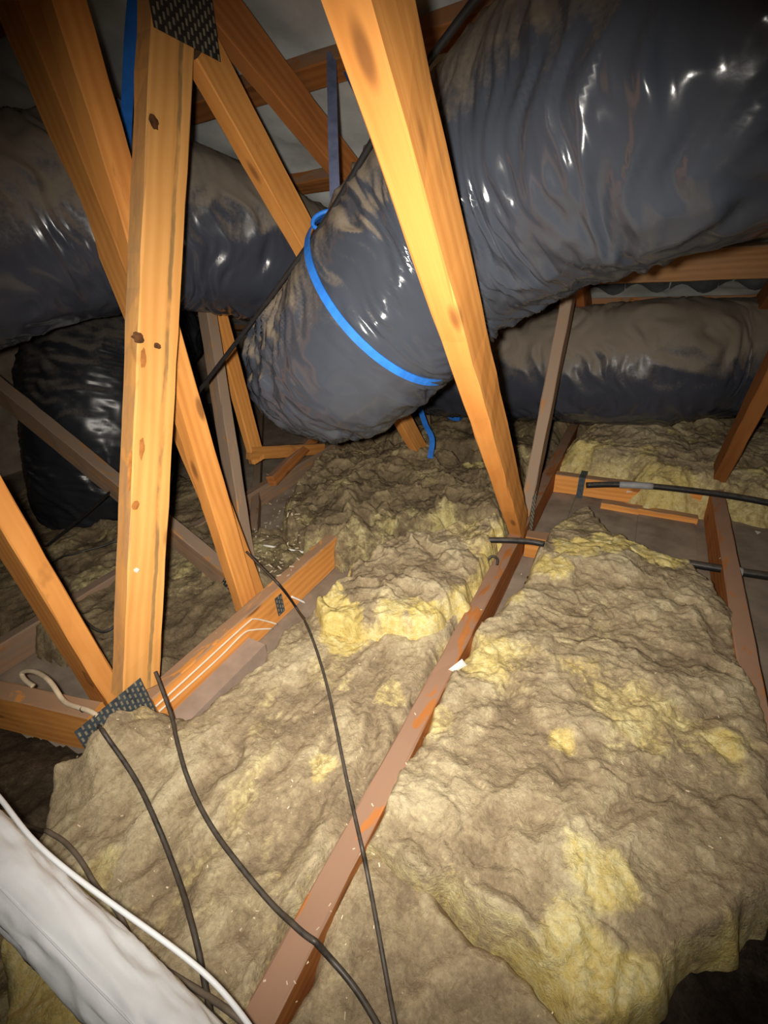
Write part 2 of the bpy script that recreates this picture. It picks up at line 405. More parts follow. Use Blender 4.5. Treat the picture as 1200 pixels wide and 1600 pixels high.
# ------------------------------------------------------------------ glass wool batts
FIELDS = []
def seg_dist(X, Y, poly):
    d = np.full(X.shape, 1e9); inside = np.zeros(X.shape, bool); n = len(poly)
    for i in range(n):
        (x0, y0), (x1, y1) = poly[i], poly[(i + 1) % n]
        dx, dy = x1 - x0, y1 - y0
        t = np.clip(((X - x0) * dx + (Y - y0) * dy) / (dx * dx + dy * dy), 0, 1)
        d = np.minimum(d, np.hypot(X - x0 - t * dx, Y - y0 - t * dy))
        c = ((y0 > Y) != (y1 > Y)) & (X < (x1 - x0) * (Y - y0) / (y1 - y0 + 1e-12) + x0)
        inside ^= c
    return np.where(inside, d, -d)
def batt(name, label, poly, base, top, m=WOOL, seed=1, res=0.006, edge=0.05, rag=0.02, amp=0.016, spots=(), edge_torn=0.5, torn_bias=-0.2, tilt=(0, 0), scale=1.0, cat='insulation', step=0.010, aniso=(1, 1), humps=()):
    poly = [tuple(p[:2]) for p in poly]
    xs = [p[0] for p in poly]; ys = [p[1] for p in poly]
    gx = np.arange(min(xs) - 0.03, max(xs) + 0.03, res); gy = np.arange(min(ys) - 0.03, max(ys) + 0.03, res)
    X, Y = np.meshgrid(gx, gy, indexing='ij')
    d = seg_dist(X, Y, poly) + rag * fbm(X * 10, Y * 10, 0.3, seed + 40, 3, 0.45)
    p = np.sin(np.pi / 2 * np.clip(d / edge, 0, 1)) ** 0.85
    sx, sy = X * aniso[0] * scale, Y * aniso[1] * scale
    wx = fbm(sx * 5, sy * 5, 1.1, seed, 3) * 0.12; wy = fbm(sx * 5, sy * 5, 5.1, seed + 5, 3) * 0.12
    broad = fbm(sx * 3.2, sy * 3.2, 0.0, seed + 10, 3)
    mid = fbm((sx + wx) * 10, (sy + wy) * 10, 0.5, seed + 15, 3, 0.42)
    rid = 1 - np.abs(fbm((sx + wx * 1.6) * 14, (sy + wy * 2.0) * 14, 3.0, seed + 20, 4, 0.48)) * 2.2
    fine = fbm(X * 60, Y * 60, 0.0, seed + 25, 3, 0.6)
    lv = mid * 1.5 + broad * 1.3; q = lv * 3.0; fr = q - np.floor(q)
    terr = (np.floor(q) + sstep(0.0, 0.30, fr)) / 3.0
    h = amp * (1.0 * broad + 0.35 * mid + 0.24 * rid) + step * terr + 0.0022 * fine
    cx, cy = np.mean(xs), np.mean(ys)
    Z = base + (top - base) * p + p * (h + tilt[0] * (X - cx) + tilt[1] * (Y - cy))
    for (hx, hy, hr, hh) in humps:
        Z = Z + p * hh * np.exp(-((X - hx) ** 2 + (Y - hy) ** 2) / hr ** 2)
    torn = torn_bias + 0.5 * sstep(0.1, 0.6, fbm(sx * 4.5, sy * 4.5, 9.0, seed + 30, 3)) + edge_torn * (1 - sstep(0.0, edge * 1.3, d))
    torn = torn + 0.35 * sstep(0.16, 0.0, fr) * (fbm(sx * 7, sy * 7, 4.0, seed + 33, 2) > 0.05)
    for (tx, ty, tr, ts) in spots:
        rr = np.hypot(X - tx, Y - ty) + 0.5 * tr * fbm(X * 14, Y * 14, 2.0, seed + 50, 3)
        torn = torn + ts * (1 - sstep(tr * 0.55, tr * 1.15, rr))
    ox = p * 0.008 * fbm(X * 22, Y * 22, 6.0, seed + 60, 2); oy = p * 0.008 * fbm(X * 22, Y * 22, 8.0, seed + 62, 2)
    keep = d > -0.006
    idx = -np.ones(X.shape, int)
    cell = keep[:-1, :-1] & keep[1:, :-1] & keep[1:, 1:] & keep[:-1, 1:]
    use = np.zeros(X.shape, bool)
    for a in (0, 1):
        for c in (0, 1):
            use[a:X.shape[0] - 1 + a, c:X.shape[1] - 1 + c] |= cell
    idx[use] = np.arange(use.sum())
    V = np.stack([X + ox, Y + oy, Z], -1)[use]
    fi = np.stack([idx[:-1, :-1], idx[1:, :-1], idx[1:, 1:], idx[:-1, 1:]], -1)[cell]
    org = np.array([cx, cy, base])
    o = mesh_obj(name, V - org, fi.tolist(), m, smooth=True, attrs={'torn': torn[use], 'layer': (np.sin(np.floor(q) * 12.9898) * 0.5 + 0.5)[use]})
    o.location = Vector(org)
    FIELDS.append((gx[0], gy[0], res, np.where(use, Z, -1)))
    return tag(o, label, cat)
def surf(x, y):
    z = 0.0
    for (x0, y0, r, Z) in FIELDS:
        i, j = int(round((x - x0) / r)), int(round((y - y0) / r))
        if 0 <= i < Z.shape[0] and 0 <= j < Z.shape[1]: z = max(z, Z[i, j])
    for (jx, jy0, jy1) in JOISTS:
        if abs(x - jx) < 0.024 and jy0 < y < jy1: z = max(z, JT)
    return z
def drape(px, py, off):                      # first point of the sight line that lies on what covers the floor
    r = ray(px, py); s = 0.25
    while s < 6:
        p = CAM + r * s
        if p[2] <= surf(p[0], p[1]) + off: break
        s += 0.004
    return CAM + r * s
JT = 0.12                                    # top of the ceiling joists
XA, XB, XR2, XC = -0.283, -0.88, 0.345, -1.48
JOISTS = [(XA, -0.6, 3.6), (XB, 0.31, 1.15), (XR2, 0.62, 3.6)]
G = lambda px, py, z=0.11: gz(px, py, z)[:2]
S = lambda px, py, r, s, z=0.11: (*gz(px, py, z)[:2], r, s)

batt('insulation_batt', 'large beige torn glass wool batt filling the right bay beside the central joist',
     [(-0.285, 0.27), G(700, 1400), G(800, 1500), G(900, 1610), (0.10, 0.22), G(1040, 1600), G(1075, 1535), G(1125, 1492), G(1230, 1430), (0.40, 0.60), (0.385, 0.80), (0.36, 1.02), G(1160, 960), G(1120, 905), G(1090, 865, .13), G(1030, 850, .13), G(970, 830, .13), G(925, 785, .12), G(895, 790, .12), G(845, 825, .13), G(830, 880), G(765, 960), (-0.27, 0.86), (-0.285, 0.6)],
     0.0, 0.118, seed=3, res=0.0038, edge=0.035, amp=0.013,
     spots=[S(900, 850, .08, 1.3, .16), S(960, 845, .08, 1.3, .16), S(1030, 860, .07, 1.0, .15), S(870, 885, .05, .9, .15), S(850, 900, .06, .7), S(930, 790, .05, .6), S(940, 1390, .055, .8), S(900, 1480, .06, .5), S(690, 1120, .04, .4), S(870, 1165, .03, .8), S(1130, 1170, .03, .5), S(985, 1570, .05, .5), S(800, 940, .05, .6), S(780, 1050, .09, .25), S(900, 1000, .12, .2)],
     humps=[(0.0, 1.33, .16, .045), (0.1, 0.75, .2, .02), (0.02, 0.5, .15, .012), (-0.2, 1.3, .08, .02)], torn_bias=-0.1)
batt('insulation_batt', 'darker flat glass wool sheet tucked under the big batt at the bottom edge',
     [(-0.28, 0.36), (-0.28, -0.15), (0.12, -0.15), G(1010, 1610, .08), G(880, 1570, .08), G(700, 1390, .08)],
     0.0, 0.086, m=WOOL, seed=83, res=0.0042, edge=0.03, amp=0.007, step=0.006, edge_torn=0.0, torn_bias=-0.45)
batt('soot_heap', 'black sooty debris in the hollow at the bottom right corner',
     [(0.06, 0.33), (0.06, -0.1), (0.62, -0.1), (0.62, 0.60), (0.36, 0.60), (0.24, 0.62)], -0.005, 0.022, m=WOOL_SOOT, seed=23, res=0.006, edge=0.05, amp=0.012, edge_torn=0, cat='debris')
batt('insulation_batt', 'beige dusty glass wool batt in the left bay crossed by black cables',
     [(-0.29, -0.15), (-0.29, 0.5), (-0.295, 0.98), (-0.5, 1.02), (-0.70, 0.86), (-0.735, 0.72), G(440, 990, .09), G(405, 1040, .09), G(350, 1085, .09), G(300, 1122, .09), (-0.815, 0.33), (-0.848, 0.30), (-0.848, 0.16), G(90, 1195, .13), G(60, 1270), G(30, 1330), (-0.72, -0.06), (-0.58, -0.15)],
     0.0, 0.118, seed=43, res=0.0040, edge=0.035, amp=0.010, step=0.008, edge_torn=0.25, torn_bias=-0.2, aniso=(1.5, 0.7),
     spots=[S(540, 1000, .07, .9), S(500, 1200, .03, .7), S(605, 1090, .04, .6), S(520, 1050, .07, .4), S(160, 1370, .04, .6), S(30, 1490, .09, .9), S(80, 1570, .10, .9), S(290, 1150, .05, .3)],
     humps=[(-0.845, 0.22, .10, .092)])
batt('insulation_batt', 'bright yellow edged crumpled batt piece heaped against the central joist',
     [G(476, 935, .17), G(500, 975, .15), G(560, 985, .15), G(640, 990, .15), G(690, 985, .15), G(735, 940, .16), G(760, 880, .17), (-0.325, 1.42), G(740, 790, .2), G(640, 815, .2), G(560, 850, .2), G(520, 890, .2)],
     0.06, 0.172, seed=57, res=0.0038, edge=0.035, amp=0.018, rag=0.03, edge_torn=1.1, torn_bias=-0.15, step=0.014,
     spots=[S(505, 930, .07, 1.8, .17), S(545, 965, .05, 1.5, .15), S(610, 975, .05, 1.3, .14), S(670, 970, .05, 1.3, .15), S(640, 950, .04, .4, .17), S(720, 920, .04, .6, .18), S(550, 870, .03, .5, .18), S(740, 800, .05, .4, .2)])
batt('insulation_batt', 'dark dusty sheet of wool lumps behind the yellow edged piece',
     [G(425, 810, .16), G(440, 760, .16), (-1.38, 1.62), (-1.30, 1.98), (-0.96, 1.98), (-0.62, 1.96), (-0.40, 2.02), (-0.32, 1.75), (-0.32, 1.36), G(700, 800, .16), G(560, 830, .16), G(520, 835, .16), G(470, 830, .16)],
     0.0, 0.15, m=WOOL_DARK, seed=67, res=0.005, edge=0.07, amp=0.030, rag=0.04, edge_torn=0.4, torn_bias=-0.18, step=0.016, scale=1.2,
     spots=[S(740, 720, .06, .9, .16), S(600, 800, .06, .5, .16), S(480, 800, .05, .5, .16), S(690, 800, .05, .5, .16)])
batt('insulation_batt', 'rolled yellowish wool batt lying behind the black pipe on the right',
     [G(862, 700, .17), G(905, 720, .14), G(975, 742, .12), G(1010, 765, .12), G(1110, 770, .12), G(1210, 785, .12), (0.9, 1.9), (0.95, 2.75), (0.62, 2.75), (0.22, 2.72), (-0.05, 2.66), (-0.26, 2.5)],
     0.0, 0.175, m=WOOL, seed=91, res=0.0055, edge=0.13, amp=0.024, rag=0.03, edge_torn=0.6, torn_bias=-0.05, scale=1.1, tilt=(-0.0, 0.06),
     spots=[S(930, 700, .10, .4, .15), S(1040, 740, .10, .4, .15)])
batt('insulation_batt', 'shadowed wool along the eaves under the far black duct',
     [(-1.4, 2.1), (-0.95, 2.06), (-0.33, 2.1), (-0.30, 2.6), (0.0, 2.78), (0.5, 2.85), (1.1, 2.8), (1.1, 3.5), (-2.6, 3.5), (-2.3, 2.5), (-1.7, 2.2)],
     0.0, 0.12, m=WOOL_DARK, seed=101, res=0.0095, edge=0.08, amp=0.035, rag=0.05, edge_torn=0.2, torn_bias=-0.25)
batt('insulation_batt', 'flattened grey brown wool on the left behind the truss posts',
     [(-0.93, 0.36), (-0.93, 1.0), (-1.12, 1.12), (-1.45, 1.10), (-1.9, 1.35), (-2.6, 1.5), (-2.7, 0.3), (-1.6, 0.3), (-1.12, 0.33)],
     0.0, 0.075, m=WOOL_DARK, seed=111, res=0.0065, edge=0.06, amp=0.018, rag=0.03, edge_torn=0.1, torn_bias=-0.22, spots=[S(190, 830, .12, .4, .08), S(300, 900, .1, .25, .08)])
batt('insulation_batt', 'yellow green wool below the white sleeve in the bottom left corner',
     [(-0.33, -0.16), (-0.60, -0.04), (-0.78, 0.0), (-1.0, 0.06), (-1.1, -0.3), (-0.3, -0.5)],
     0.0, 0.07, m=WOOL, seed=121, res=0.006, edge=0.05, amp=0.016, torn_bias=0.25)

batt('wool_litter', 'brown loose wool litter with shade put into its colour on the floor under the left truss chord',
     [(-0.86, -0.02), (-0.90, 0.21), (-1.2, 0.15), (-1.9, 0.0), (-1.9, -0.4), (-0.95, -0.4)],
     0.0, 0.03, m=WOOL_BROWN_SHADE, seed=131, res=0.007, edge=0.06, amp=0.016, edge_torn=0.0, torn_bias=-0.3, cat='debris')
tag(mesh_obj('plasterboard_strip', [(x + 0.006 * math.sin(9 * x + 31 * y), y, z) for x, y, z in box_verts(-0.851, -0.790, 0.335, 0.62, 0.0, 0.05)], BOXF, plain('pink_grey_board', (0.40, 0.30, 0.235), 0.95, 0.05, var=0.15, scale=14)), 'bare pinkish board strip between the left joist and the wool', 'board')

# ------------------------------------------------------------------ trusses
def nail_plate(name, origin, ux, uy, w, h, parent, m=STEEL, shape=None, normal=None):
    """pressed plate with rows of punched slots; origin is its centre, ux/uy unit vectors in its plane"""
    ux, uy = Vector(ux).normalized(), Vector(uy).normalized(); nn = Vector(normal) if normal else ux.cross(uy)
    mtx = Matrix(((ux.x, uy.x, nn.x, origin[0]), (ux.y, uy.y, nn.y, origin[1]), (ux.z, uy.z, nn.z, origin[2]), (0, 0, 0, 1)))
    o = mesh_obj(name, box_verts(-w / 2, w / 2, -h / 2, h / 2, 0.0002, 0.0016), BOXF, m)
    o.matrix_world = mtx; adopt(o, parent)
    V, Fc = [], []
    nx, ny = max(2, int(w / 0.0095)), max(2, int(h / 0.017))
    for i in range(nx):
        for j in range(ny):
            x = -w / 2 + (i + 0.5) * w / nx; y = -h / 2 + (j + 0.5 + (0.25 if i % 2 else -0.25)) * h / ny
            b0 = len(V); V += box_verts(x - 0.0019, x + 0.0019, y - 0.0048, y + 0.0048, 0.0014, 0.0028); Fc += [tuple(a + b0 for a in f) for f in BOXF]
    s = mesh_obj('punched_slots', V, Fc, TOOTH); s['kind'] = 'stuff'
    s.parent = o
    return o

tB = thing('roof_truss', 'roof truss with the tall pine post standing in front left of the photo', 'roof truss', (XB, 0.33, 0.0))
def yz(px, py, x): return Vector(pl(px, py, 0, x))
timber('bottom_chord', (XB, 0.325, 0.06), (XB, 1.12, 0.06), 0.042, 0.118, (1, 0, 0), W_PINE, tB)
timber('post', yz(212, 1075, XB), yz(262, 20, XB), 0.045, 0.088, (1, 0, 0), W_POST, tB)
timber('web', Vector((XB, 1.905, 0.10)), yz(312, 75, XB), 0.040, 0.085, (1, 0, 0), W_PINE, tB)
timber('top_chord', (XB - 0.0, -0.6, rafter_z(-0.6)), (XB, 3.55, rafter_z(3.55)), 0.040, 0.09, (1, 0, 0), W_RED, tB)
pc = yz(285, 35, XB + 0.024)
nail_plate('nail_plate', yz(286, 8, XB + 0.024), (0, 1, -0.08), (0, 0.08, 1), 0.15, 0.11, tB, STEEL_DARK, normal=(1, 0, 0))
a, c = yz(107, 1140, XB + 0.025), yz(216, 1058, XB + 0.025)
a = Vector((XB + 0.0235, 0.185, 0.165)); 
nail_plate('nail_plate', (XB + 0.0240, 0.246, 0.128), (0, 1, 0), (0, 0, 1), 0.148, 0.142, tB, STEEL, normal=(1, 0, 0))
nail_plate('nail_plate', tuple(pl(437, 945, 0, XB + 0.0225)), (0, 1, 0), (0, 0, 1), 0.030, 0.07, tB, STEEL, normal=(1, 0, 0))

tA = thing('roof_truss', 'roof truss with the long slanting web and joist down the middle', 'roof truss', (XA, 1.4, 0.0))
timber('bottom_chord', (XA, -0.6, 0.06), (XA, 3.6, 0.06), 0.045, 0.12, (1, 0, 0), W_RED, tA)
timber('web', (XA, 1.405, 0.125), yz(553, -90, XA), 0.045, 0.088, (1, 0, 0), W_PINE, tA, cut0=-0.5)
timber('web', yz(822, 805, XA), yz(899, 410, XA), 0.040, 0.075, (1, 0, 0), W_DUSTY, tA)
timber('top_chord', (XA, -0.6, rafter_z(-0.6)), (XA, 3.55, rafter_z(3.55)), 0.040, 0.09, (1, 0, 0), W_RED, tA)
nail_plate('nail_plate', (XA + 0.024, 1.50, 0.135), (0, 1, 0), (0, 0, 1), 0.06, 0.16, tA, STEEL, normal=(1, 0, 0))

tR = thing('roof_truss', 'roof truss at the right edge with a red brown web beside the far duct', 'roof truss', (XR2, 1.9, 0.0))
timber('bottom_chord', (XR2, 0.62, 0.055), (XR2, 3.6, 0.055), 0.045, 0.11, (1, 0, 0), W_RED, tR)
timber('web', (XR2, 2.10, 0.10), (XR2, 1.52, 1.12), 0.045, 0.10, (1, 0, 0), W_DARK, tR)
timber('top_chord', (XR2, 1.4, rafter_z(1.4)), (XR2, 3.55, rafter_z(3.55)), 0.040, 0.09, (1, 0, 0), W_DARK, tR)

tC = thing('roof_truss', 'far left roof truss with a thin orange web behind the ducts', 'roof truss', (XC, 1.4, 0.0))
timber('bottom_chord', (XC, -0.2, 0.045), (XC, 3.5, 0.045), 0.040, 0.09, (1, 0, 0), W_DUSTY, tC)
timber('web', yz(402, 720, XC) , yz(333, 465, XC), 0.035, 0.07, (1, 0, 0), W_PINE, tC)
timber('top_chord', (XC, 1.75, rafter_z(1.75)), (XC, 3.55, rafter_z(3.55)), 0.040, 0.09, (1, 0, 0), W_DARK, tC)
timber('web', yz(380, 705, XC) + Vector((0, 0.03, -.02)), Vector((XC, 1.86, 0.09)), 0.035, 0.06, (1, 0, 0), W_PINE, tC)

tG = thing('hip_truss', 'short pine truss at the left edge with nail plate and white twine', 'roof truss', (-1.0, 0.26, 0.0))
timber('bottom_chord', (-0.905, 0.232, 0.098), (-1.75, 0.015, 0.098), 0.042, 0.135, (-0.2, 0.98, 0), W_PINE, tG)
timber('post', Vector((-0.985, 0.288, 0.07)), Vector(pl(-40, 745, 1, 0.288)), 0.042, 0.105, (0, 1, 0), W_PINE, tG)

tH = thing('hip_truss', 'truss with the twin slanting webs crossing behind the tall post', 'roof truss', (-0.98, 0.76, 0.0))
timber('web', Vector((-0.975, 0.765, 0.05)), Vector(pl(12, -30, 1, 0.765)), 0.042, 0.085, (0, 1, 0), W_PINE, tH)
timber('web', Vector((-0.948, 0.712, 0.06)), Vector(pl(86, -40, 0, -0.948)), 0.042, 0.062, (1, 0, 0), W_PINE, tH)
timber('web', Vector(pl(392, 925, 1, 0.835)), Vector(at(311, 405, 1.60)), 0.040, 0.06, (0, 1, 0.1), W_DUSTY, tH)
timber('web', Vector((-1.02, 0.775, 0.045)), Vector(pl(-30, 585, 1, 0.775)), 0.045, 0.085, (0, 1, 0), W_DUSTY, tH)
nail_plate('nail_plate', (-1.005, 0.735, 0.075), (1, 0, -0.85), (0.85, 0, 1), 0.13, 0.05, tH, STEEL_DARK, normal=(0, -1, 0))

def knot(host, px, py, ax, v, a, b_, normal, along, m=None):
    c = Vector(pl(px, py, ax, v)); nrm = Vector(normal); u = Vector(along).normalized(); w_ = nrm.cross(u)
    n = 14; V = [c + nrm * 0.0006]
    for j in range(n):
        t = 2 * math.pi * j / n; k = 1 + random.uniform(-.2, .2)
        V.append(c + u * math.cos(t) * a * k + w_ * math.sin(t) * b_ * k - nrm * 0.0006)
    inv = host.matrix_world.inverted()
    mesh_obj('knot', [tuple(inv @ q) for q in V], [(0, 1 + j, 1 + (j + 1) % n) for j in range(n)], m or KNOT, host, smooth=True)
KNOT = plain('dark_knot', (0.10, 0.04, 0.014), 0.7, 0.3, var=0.6, scale=90)
STAIN = plain('resin_stain', (0.42, 0.165, 0.04), 0.7, 0.3, var=0.25, scale=60)
bpy.context.view_layer.update()
po = [o for o in tB.children if o.name.startswith('post')][0]
pd = yz(262, 20, XB) - yz(212, 1075, XB)
for (px, py, a, b_, mm) in ((216, 527, .010, .013, KNOT), (247, 541, .006, .008, KNOT), (241, 190, .012, .010, KNOT), (203, 735, .040, .004, STAIN), (222, 700, .022, .006, STAIN), (212, 790, .010, .008, STAIN), (224, 560, .020, .006, STAIN)):
    knot(po, px, py, 0, XB + 0.0245, a, b_, (1, 0, 0), pd, mm)
lp = [o for o in tG.children if o.name.startswith('post')][0]
knot(lp, 138, 1062, 1, 0.288 - 0.0228, .030, .016, (0, -1, 0), (0, 0, 1), STAIN)

# noggins between the joists
def noggin(label, p0, p1, w, d, m=W_PINE):
    o = timber('timber_noggin', p0, p1, w, d, (0, 1, 0), m)
    return tag(o, label, 'timber block')
ng = noggin('orange timber noggin with a steel strap between the joists near the black pipe', (-0.258, 1.975, 0.052), (0.298, 1.995, 0.052), 0.042, 0.088)
noggin('narrow orange noggin lying in shadow below the far duct', (-0.258, 2.74, 0.075), (0.298, 2.77, 0.075), 0.042, 0.10)
noggin('short bright orange noggin screwed to the central joist under the pipe', (-0.258, 1.43, 0.045), (-0.13, 1.44, 0.045), 0.05, 0.088)
noggin('low pale noggin strip beneath the grey taped pipe', (-0.05, 1.90, 0.016), (0.296, 1.90, 0.016), 0.04, 0.028)
noggin('tiny orange block poking out beside the central joist', (-0.258, 0.90, 0.07), (-0.215, 0.90, 0.07), 0.035, 0.06)
sv = []
bx0, bx1 = -0.158, -0.132
prof = [(1.935, 0.008), (1.951, 0.02), (1.951, 0.0985), (2.02, 0.0985), (2.02, 0.02)]
for (y, z) in prof: sv += [(bx0, y, z), (bx1, y, z)]
off = len(sv)
for (y, z) in ((1.935, 0.012), (1.947, 0.022), (1.947, 0.1025), (2.024, 0.1025), (2.024, 0.02)): sv += [(bx0, y, z), (bx1, y, z)]
fs = []
for i in range(4):
    a = 2 * i
    fs += [(a, a + 1, a + 3, a + 2), (off + a, off + a + 2, off + a + 3, off + a + 1), (a, a + 2, off + a + 2, off + a), (a + 1, off + a + 1, off + a + 3, a + 3)]
fs += [(0, off, off + 1, 1), (8, 9, off + 9, off + 8)]
tag(mesh_obj('steel_strap', sv, fs, STEEL), 'dull steel strap bent over the orange noggin', 'metal strap')
tag(timber('timber_offcut', Vector(gz(424, 752, .12)), Vector(gz(497, 678, .16)), 0.04, 0.05, (1, 0, 0.2), W_RED), 'small red brown timber offcut among dark wool under the duct bend', 'timber offcut')
tag(timber('timber_noggin', Vector(gz(392, 925, .05)), Vector(gz(408, 650, .05)), 0.035, 0.05, (1, 0, 0), W_DUSTY), 'dust covered batten running away behind the twin webs', 'timber block')
tag(timber('timber_offcut', Vector(gz(685, 628, .12)) + Vector((0, -.2, .15)), Vector(gz(672, 700, .06)), 0.03, 0.045, (1, 0, 0), W_DUSTY), 'short dusty upright stick beside the hanging blue strap', 'timber offcut')

# ------------------------------------------------------------------ ducts
def duct(name, label, P, R, m, seed=1, k=150, ds=0.007, amp=0.0065, wl=0.055, skew=0.25, squash=0.0, dense=None):
    path = catmull(np.asarray(P), 24)
    s = np.concatenate([[0], np.cumsum(np.linalg.norm(np.diff(path, axis=0), axis=1))])
    n = int(s[-1] / ds); ss = np.linspace(0, s[-1], n)
    path = np.stack([np.interp(ss, s, path[:, i]) for i in range(3)], -1)
    ker = np.ones(9) / 9
    pp = np.pad(path, ((4, 4), (0, 0)), mode='reflect', reflect_type='odd'); path = np.stack([np.convolve(pp[:, i], ker, 'valid') for i in range(3)], -1)
    rr = np.interp(np.linspace(0, 1, n), np.linspace(0, 1, len(R)), R)
    T, N, B = frames(path); th = np.linspace(0, 2 * np.pi, k, endpoint=False)
    TH, SS = np.meshgrid(th, ss); RR = rr[:, None]
    cx, cy = np.cos(TH), np.sin(TH)
    warp = 0.9 * fbm(cx * 1.2, cy * 1.2, SS * 5, seed, 2)
    sk = skew * np.sin(TH + 0.8)
    a = SS / wl + warp + sk * 2.2
    r1 = 1 - np.abs(fbm(cx * 1.1, cy * 1.1, a, seed + 3, 2)) * 2.8          # sharp creases round the duct
    r2 = 1 - np.abs(fbm(cx * 1.7, cy * 1.7, a * 2.6 + 9, seed + 6, 2)) * 2.4
    md = sstep(-0.25, 0.35, fbm(cx * 1.3, cy * 1.3, SS * 5, seed + 9, 2))
    broad = fbm(cx * 1.1, cy * 1.1, SS * 3.2, seed + 12, 3)
    disp = amp * (1.0 * r1 * (0.35 + md) + 0.62 * r2 * (0.3 + md)) + 0.010 * broad
    if dense is not None:
        s0, s1, k2 = dense; wgt = sstep(s0, s1, SS / ss[-1])
        r3 = 1 - np.abs(fbm(cx * 2.2, cy * 2.2, SS / 0.022 + warp, seed + 15, 2)) * 2.5
        disp = disp + k2 * wgt * r3
    rad = RR * (1 + squash * np.cos(2 * TH)) + disp
    V = path[:, None, :] + rad[..., None] * (np.cos(TH)[..., None] * N[:, None, :] + np.sin(TH)[..., None] * B[:, None, :])
    faces = grid_faces(n, k)
    faces.append(tuple(range(k))[::-1]); faces.append(tuple((n - 1) * k + j for j in range(k)))
    root = thing(name, label, 'air duct', path[0])
    o = mesh_obj('duct_sleeve', V.reshape(-1, 3) - path[0], faces, m, smooth=True); o.location = Vector(path[0]); adopt(o, root)
    return root, path, rr, (T, N, B)
def band(name, D, i, width, m, parent=None, off=0.008, arc=(0, 2 * math.pi), tilt=(0, 0)):
    root, path, rr, (T, N, B) = D
    k = 72; V = []; c = path[i]; t = T[i]
    for th in np.linspace(arc[0], arc[1], k):
        dirv = math.cos(th) * N[i] + math.sin(th) * B[i]
        sh = tilt[0] * math.cos(th) + tilt[1] * math.sin(th)
        for (w, r) in ((-width / 2, 0), (width / 2, 0), (width / 2, 0.003), (-width / 2, 0.003)):
            V.append(c + t * (w + sh) + dirv * (rr[i] + off + r))
    f = grid_faces(k, 4)
    f += [(0, 3, 2, 1), tuple(4 * (k - 1) + j for j in range(4))]
    o = mesh_obj(name, np.array(V) - c, f, m); o.location = Vector(c)
    if parent is not None: adopt(o, parent)
    return o

d1 = duct('flexible_duct', 'large shiny black plastic wrapped duct sweeping down from the upper right',
          [at(1480, -150, .52), at(1290, 0, .56), at(1120, 115, .62), at(960, 195, .71), at(820, 275, .83), at(700, 370, .95), at(615, 465, 1.04), at(548, 548, 1.13), at(492, 580, 1.27), at(478, 572, 1.46), at(478, 560, 1.62)],
          [.21, .215, .22, .22, .22, .22, .212, .195, .165, .14, .12], PLASTIC, seed=201, k=190, ds=0.005, amp=0.0064, wl=0.045, skew=0.4, dense=(0.60, 0.74, 0.0105))
d2 = duct('flexible_duct', 'dusty black duct lying along the eaves at the back right',
          [(-1.05, 2.30, .42), (-.75, 2.25, .46), (-.45, 2.21, .50), (-.15, 2.21, .525), (.08, 2.24, .535), (.26, 2.34, .535), (.52, 2.38, .53), (.85, 2.38, .52)],
          [.21, .225, .238, .245, .248, .232, .215, .21], PLASTIC_FAR, seed=231, amp=0.006, wl=0.09)
d3 = duct('flexible_duct', 'dust topped black duct crossing behind the post on the upper left',
          [at(-230, 420, .95), at(-80, 385, 1.03), at(70, 355, 1.14), at(240, 352, 1.27), at(385, 385, 1.42), at(490, 430, 1.62), at(590, 470, 1.9)],
          [.22, .22, .22, .215, .205, .195, .19], PLASTIC_FAR, seed=251, amp=0.006, wl=0.08)
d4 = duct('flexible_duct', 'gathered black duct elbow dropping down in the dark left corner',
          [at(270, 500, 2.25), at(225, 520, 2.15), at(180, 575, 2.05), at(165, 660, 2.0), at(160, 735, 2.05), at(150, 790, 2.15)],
          [.20, .29, .33, .31, .28, .25], PLASTIC_SHADED, seed=271, amp=0.007, wl=0.10, k=220, dense=(-0.2, 0.05, 0.004))

# hanger straps of the big duct
def nearest(D, px, py):
    best, bi = 1e9, 0
    for i, p in enumerate(D[1]):
        v = RM.T @ (p - CAM); q = (600 + F * v[0] / v[2] - px) ** 2 + (800 - F * v[1] / v[2] - py) ** 2
        if v[2] > 0.1 and q < best: best, bi = q, i
    return bi
hs = thing('duct_strap', 'blue strap looped round the big duct and hung from a roof batten', 'strap', d1[1][nearest(d1, 612, 462)])
band('loop', d1, nearest(d1, 610, 465), 0.017, BLUE, hs, off=0.007, tilt=(-0.01, -0.05))
def ribbon(name, P, w, m, parent=None, side=None, n=6):
    path = catmull(P, n); T, N, B = frames(path)
    sd = np.asarray(side if side is not None else right, float)
    V = []
    for i in range(len(path)):
        s_ = sd - T[i] * (sd @ T[i]); s_ /= np.linalg.norm(s_); nn = np.cross(T[i], s_)
        for (a, c) in ((-1, -1), (1, -1), (1, 1), (-1, 1)): V.append(path[i] + s_ * a * w / 2 + nn * c * 0.0012)
    f = grid_faces(len(path), 4); f += [(3, 2, 1, 0), tuple(4 * (len(path) - 1) + j for j in range(4))]
    o = mesh_obj(name, np.array(V) - path[0], f, m); o.location = Vector(path[0])
    if parent is not None: adopt(o, parent)
    return o
ribbon('hanger', [at(518, 82, 1.03), at(520, 200, .99), at(524, 325, .95), at(527, 420, .91)], 0.022, STRAP_DUSTY, hs)
ribbon('hanger', [at(546, 112, 1.05), at(566, 150, .98), at(592, 195, .88)], 0.028, BLUE, hs)
tube('knot', [at(540, 345, .94), at(528, 330, .94), at(508, 331, .94), at(492, 340, .94), at(489, 352, .94), at(497, 358, .94)], 0.0045, BLUE, hs)
tag(ribbon('duct_strap', [at(212, -30, .93), at(204, 60, .97), at(199, 160, 1.02), at(194, 262, 1.06), at(190, 320, 1.06)], 0.026, BLUE), 'blue strap hanging behind the slanting webs at the upper left', 'strap')
